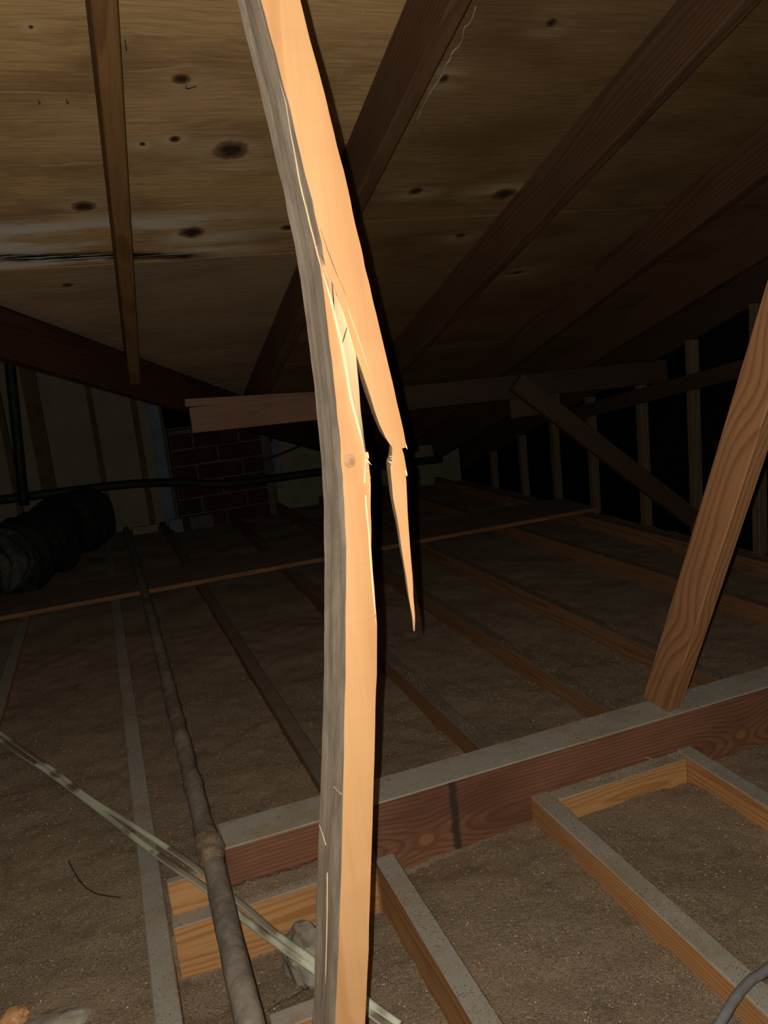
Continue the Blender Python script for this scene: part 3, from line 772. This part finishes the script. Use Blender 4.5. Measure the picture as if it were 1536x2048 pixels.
# ---------------------------------------------------------------- pipe and cables in the foreground
pp = [(.052, .35, .085), (.060, .95, .083), (.066, 1.37, .084), (.066, 1.75, .078), (.070, 2.4, .066), (.072, 3.2, .055), (.068, 4.2, .045), (.060, 5.2, .04)]
pi = tube('dusty_pipe', pp, .0195, 'pipe', 14, .0032, 26, nfreq=13)
tag(pi, 'dust-covered pipe lying along the floor beside the grey joist', 'pipe')
o = link('dust_lump', tube_mesh('dust_lump', catmull([(.0655, 1.33, .088), (.0655, 1.36, .0885), (.066, 1.40, .089), (.066, 1.44, .086)], 7), .02, 18, .006, lambda t: .0165+.009*math.sin(math.pi*t), 60), 'ins'); o.parent = pi
def cpath(pts): return [onz(a, b, z) for a, b, z in pts]
c1 = cpath([(-160, 1360, .012), (0, 1480, .010), (100, 1547, .010), (200, 1622, .012), (280, 1684, .040), (350, 1735, .068), (412, 1777, .050), (480, 1831, .020), (550, 1885, .006), (622, 1936, -.002), (735, 2022, -.010), (800, 2070, -.02)])
c2 = cpath([(-160, 1350, .012), (0, 1466, .010), (100, 1535, .010), (175, 1594, .012), (250, 1641, .030), (320, 1686, .055), (378, 1725, .068), (440, 1775, .045), (500, 1822, .020), (550, 1866, .006), (622, 1918, .004), (735, 2003, -.004), (800, 2050, -.02)])
tag(tube('cable', c1, .0062, 'cable', 10), 'pale green cable crossing the lower left, lower and more exposed of the two', 'cable', 'pale cables under the dusty pipe')
tag(tube('cable', c2, .0058, 'cable', 10), 'pale green cable crossing the lower left, upper and dustier of the two', 'cable', 'pale cables under the dusty pipe')
gc = cpath([(1900, 1700, -.03), (1740, 1780, .0), (1640, 1850, .03), (1536, 1938, .032), (1500, 1962, .036), (1468, 2000, .036), (1440, 2046, .03), (1400, 2110, .012), (1350, 2230, -.04), (1320, 2330, -.06)])
tag(tube('grey_cable', gc, .0068, 'gcable', 10), 'thick grey cable crossing the joist at the lower right corner', 'cable')

# dusty offcut by the foot of the post
# ---------------------------------------------------------------- small things lying about
def g_at(px, py, lift=.003):
    p = onz(px, py, -.03)
    for _ in range(4): p = onz(px, py, ins_h(p.x, p.y)+lift)
    return p
tag(tube('twig', [g_at(137, 1722), g_at(160, 1762), g_at(190, 1786), g_at(241, 1795)], .0011, 'dark', 6), 'dark curved twig lying on insulation at the lower left', 'twig')
tag(tube('thread', [g_at(188, 1690), g_at(204, 1740), g_at(203, 1775), g_at(190, 1822)], .0005, 'yellow', 6), 'thin yellow thread crossing the dark twig', 'thread')
tag(tube('thread', [g_at(198, 1818), g_at(207, 1850), g_at(204, 1885), g_at(197, 1905)], .0006, 'teal', 6), 'thin grey-green thread on insulation below the twig', 'thread')
tag(tube('straw', [onz(1270, 1509, .004), onz(1306, 1519, .004)], .0007, 'straw', 6), 'pale straw lying on the blocking of the framed opening', 'straw')
def chunk(name, c, r, mat, label, cat, sq=(1, 1, .5)):
    bm = bmesh.new(); bmesh.ops.create_icosphere(bm, subdivisions=3, radius=1)
    for v in bm.verts:
        v.co = v.co*(1+.35*noise.noise(v.co*1.7+Vector(c)*9)); v.co = Vector((v.co.x*r*sq[0], v.co.y*r*sq[1], v.co.z*r*sq[2]))
    me = bpy.data.meshes.new(name); bm.to_mesh(me); bm.free()
    return tag(link(name, me, mat, None, Matrix.Translation(c)), label, cat)
chunk('wood_offcut', (.186, 1.215, -.060), .045, 'lump', 'dusty grey wood offcut lying in the insulation left of the broken post', 'wood block', (.85, 1.45, 1.0))
chunk('wood_chunk', g_at(28, 2034, .002), .022, 'post', 'bare orange wood chunk poking out at the lower left corner', 'wood chunk', (1, .8, .5))
chunk('dust_clump', g_at(110, 2045, .002), .05, 'lump', 'flat grey dust clump beside the orange chunk at the lower left corner', 'dust clump', (1.1, .5, .18))
# staining marks: nails and staples through the roof deck
def nail(px, py, L=.012, ang=0.0, label=''):
    p = ply(px, py); n = Vector((0, -SL, -1)).normalized()
    pts = [p, p+n*.006+Vector((0, 0, -.002)), p+Vector((math.cos(ang)*L, math.sin(ang)*L, -L*.35*SL))+n*.008]
    return tag(tube('nail', pts, .0011, 'nail', 6, n=3), label, 'nail')
nail(77, 200, .010, -1.3, 'bent nail tip in the plywood left of the narrow rafter, leftmost of two')
nail(133, 199, .010, -1.3, 'bent nail tip in the plywood just left of the narrow rafter')
nail(250, 80, .022, 1.5, 'dark nail lying against the plywood right of the narrow rafter near the top')
nail(372, 170, .028, -1.0, 'dark bent nail hanging from the round knot in the plywood')
# cobweb threads
tag(tube('cobweb', [ply(726, 8)-Vector((0, 0, .01)), ply(708, 62)-Vector((0, 0, .012)), ply(690, 115)-Vector((0, 0, .012)), ply(668, 168)-Vector((0, 0, .006))], .0006, 'web', 5), 'thin straight cobweb thread on the plywood right of the broken post', 'cobweb')
wp = [(950, 12), (944, 32), (936, 46), (928, 52), (925, 66), (922, 80), (914, 92), (902, 105), (899, 116), (890, 128), (884, 145), (868, 170), (858, 185), (844, 212), (830, 245)]
tag(tube('cobweb', [ply(a+1, b)-Vector((0, 0, .002)) for a, b in wp], .0012, 'web', 5, .0012, 4), 'white wavy cobweb along the edge of the rafter behind the broken post', 'cobweb')

# loose fibres and pale flecks: too many to count
def scatter(name, n, mat, smin, smax, thin, label, cat, area, joist_share=0.0, flat=.4):
    vs2, fs2 = [], []
    for i in range(n):
        x = random.uniform(area[0], area[1]); y = area[2]+(area[3]-area[2])*random.random()**1.4
        z = ins_h(x, y)+random.uniform(.0, .003)
        L = random.uniform(smin, smax); a = random.uniform(0, 2*math.pi)
        d = Vector((math.cos(a), math.sin(a), random.uniform(-flat, flat))).normalized()*L/2
        w = Vector((-math.sin(a), math.cos(a), random.uniform(-.8, .8))).normalized()*L*thin/2
        c = Vector((x, y, z)); k = len(vs2)
        h = Vector((0, 0, L*thin*.5))
        vs2 += [tuple(c-d), tuple(c+w), tuple(c+d), tuple(c-w), tuple(c+h)]
        fs2 += [(k, k+1, k+4), (k+1, k+2, k+4), (k+2, k+3, k+4), (k+3, k, k+4), (k+3, k+2, k+1, k)]
    me = bpy.data.meshes.new(name); me.from_pydata(vs2, [], fs2)
    return tag(link(name, me, mat), label, cat, None, 'stuff')
M['fibre_l'] = plain('tan_fibre', (.43, .33, .225), .4, 60, .9, .1)
M['fibre_d'] = plain('dark_fibre', (.17, .12, .082), .4, 60, .95, .05)
scatter('insulation_fibres', 26000, 'fibre_l', .003, .0065, .25, 'tan fibres sticking up from the insulation', 'fibres', (-.55, 1.75, .7, 2.6), flat=.7)
scatter('dark_insulation_fibres', 22000, 'fibre_d', .003, .008, .3, 'dark fibres mixed in the insulation', 'fibres', (-.55, 1.75, .7, 2.6), flat=.6)
scatter('pale_flecks', 2200, 'chip', .0016, .0042, .6, 'tiny pale flecks sprinkled over the insulation', 'flecks', (-.5, 1.6, .7, 2.4), flat=.9)

def crumbs(name, n, mat, label, rects):
    vs2, fs2 = [], []
    tot = sum(w for *_, w in rects)
    for (x0, x1, y0, y1, z, w) in rects:
        for i in range(int(n*w/tot)):
            x, y = random.uniform(x0, x1), random.uniform(y0, y1)
            if noise.noise(Vector((x*9, y*9, 3))) < -.05 and random.random() < .85: continue
            L = random.uniform(.0006, .0021); a = random.uniform(0, 2*math.pi); d = Vector((math.cos(a), math.sin(a), 0))*L
            e = Vector((-d.y, d.x, 0))*random.uniform(.3, .8); c = Vector((x, y, z)); k = len(vs2); h = Vector((0, 0, L*random.uniform(.4, .9)))
            vs2 += [tuple(c-d), tuple(c+e), tuple(c+d), tuple(c-e), tuple(c+h)]
            fs2 += [(k, k+1, k+4), (k+1, k+2, k+4), (k+2, k+3, k+4), (k+3, k, k+4)]
    me = bpy.data.meshes.new(name); me.from_pydata(vs2, [], fs2)
    return tag(link(name, me, mat), label, 'crumbs', None, 'stuff')
RECTS = [(.78, 2.3, 1.372, 1.458, .0852, 4), (.1, .78, 1.372, 1.458, .0852, .5), (.775, 1.10, 1.332, 1.366, -.0028, 2.5), (.730, .769, .7, 1.366, .0002, 1.2),
         (1.103, 1.14, .7, 1.366, .0002, 1.2), (.361, .398, .7, 1.32, .0002, .9), (-.062, -.024, .8, 2.6, .0002, 1.0), (.732, .766, 1.47, 2.2, .0002, .8),
         (1.095, 1.128, 1.47, 2.2, .0002, .8), (1.438, 1.472, 1.47, 2.2, .0002, .7)]
M['crumb'] = plain('dusty_crumb', (.30, .245, .18), .35, 60, .95, .05)
crumbs('tan_crumbs', 15000, 'crumb', 'tan insulation crumbs sprinkled on the tops of the beam and joists', RECTS)
crumbs('dark_crumbs', 8000, 'fibre_d', 'dark insulation crumbs sprinkled on the tops of the beam and joists', RECTS)
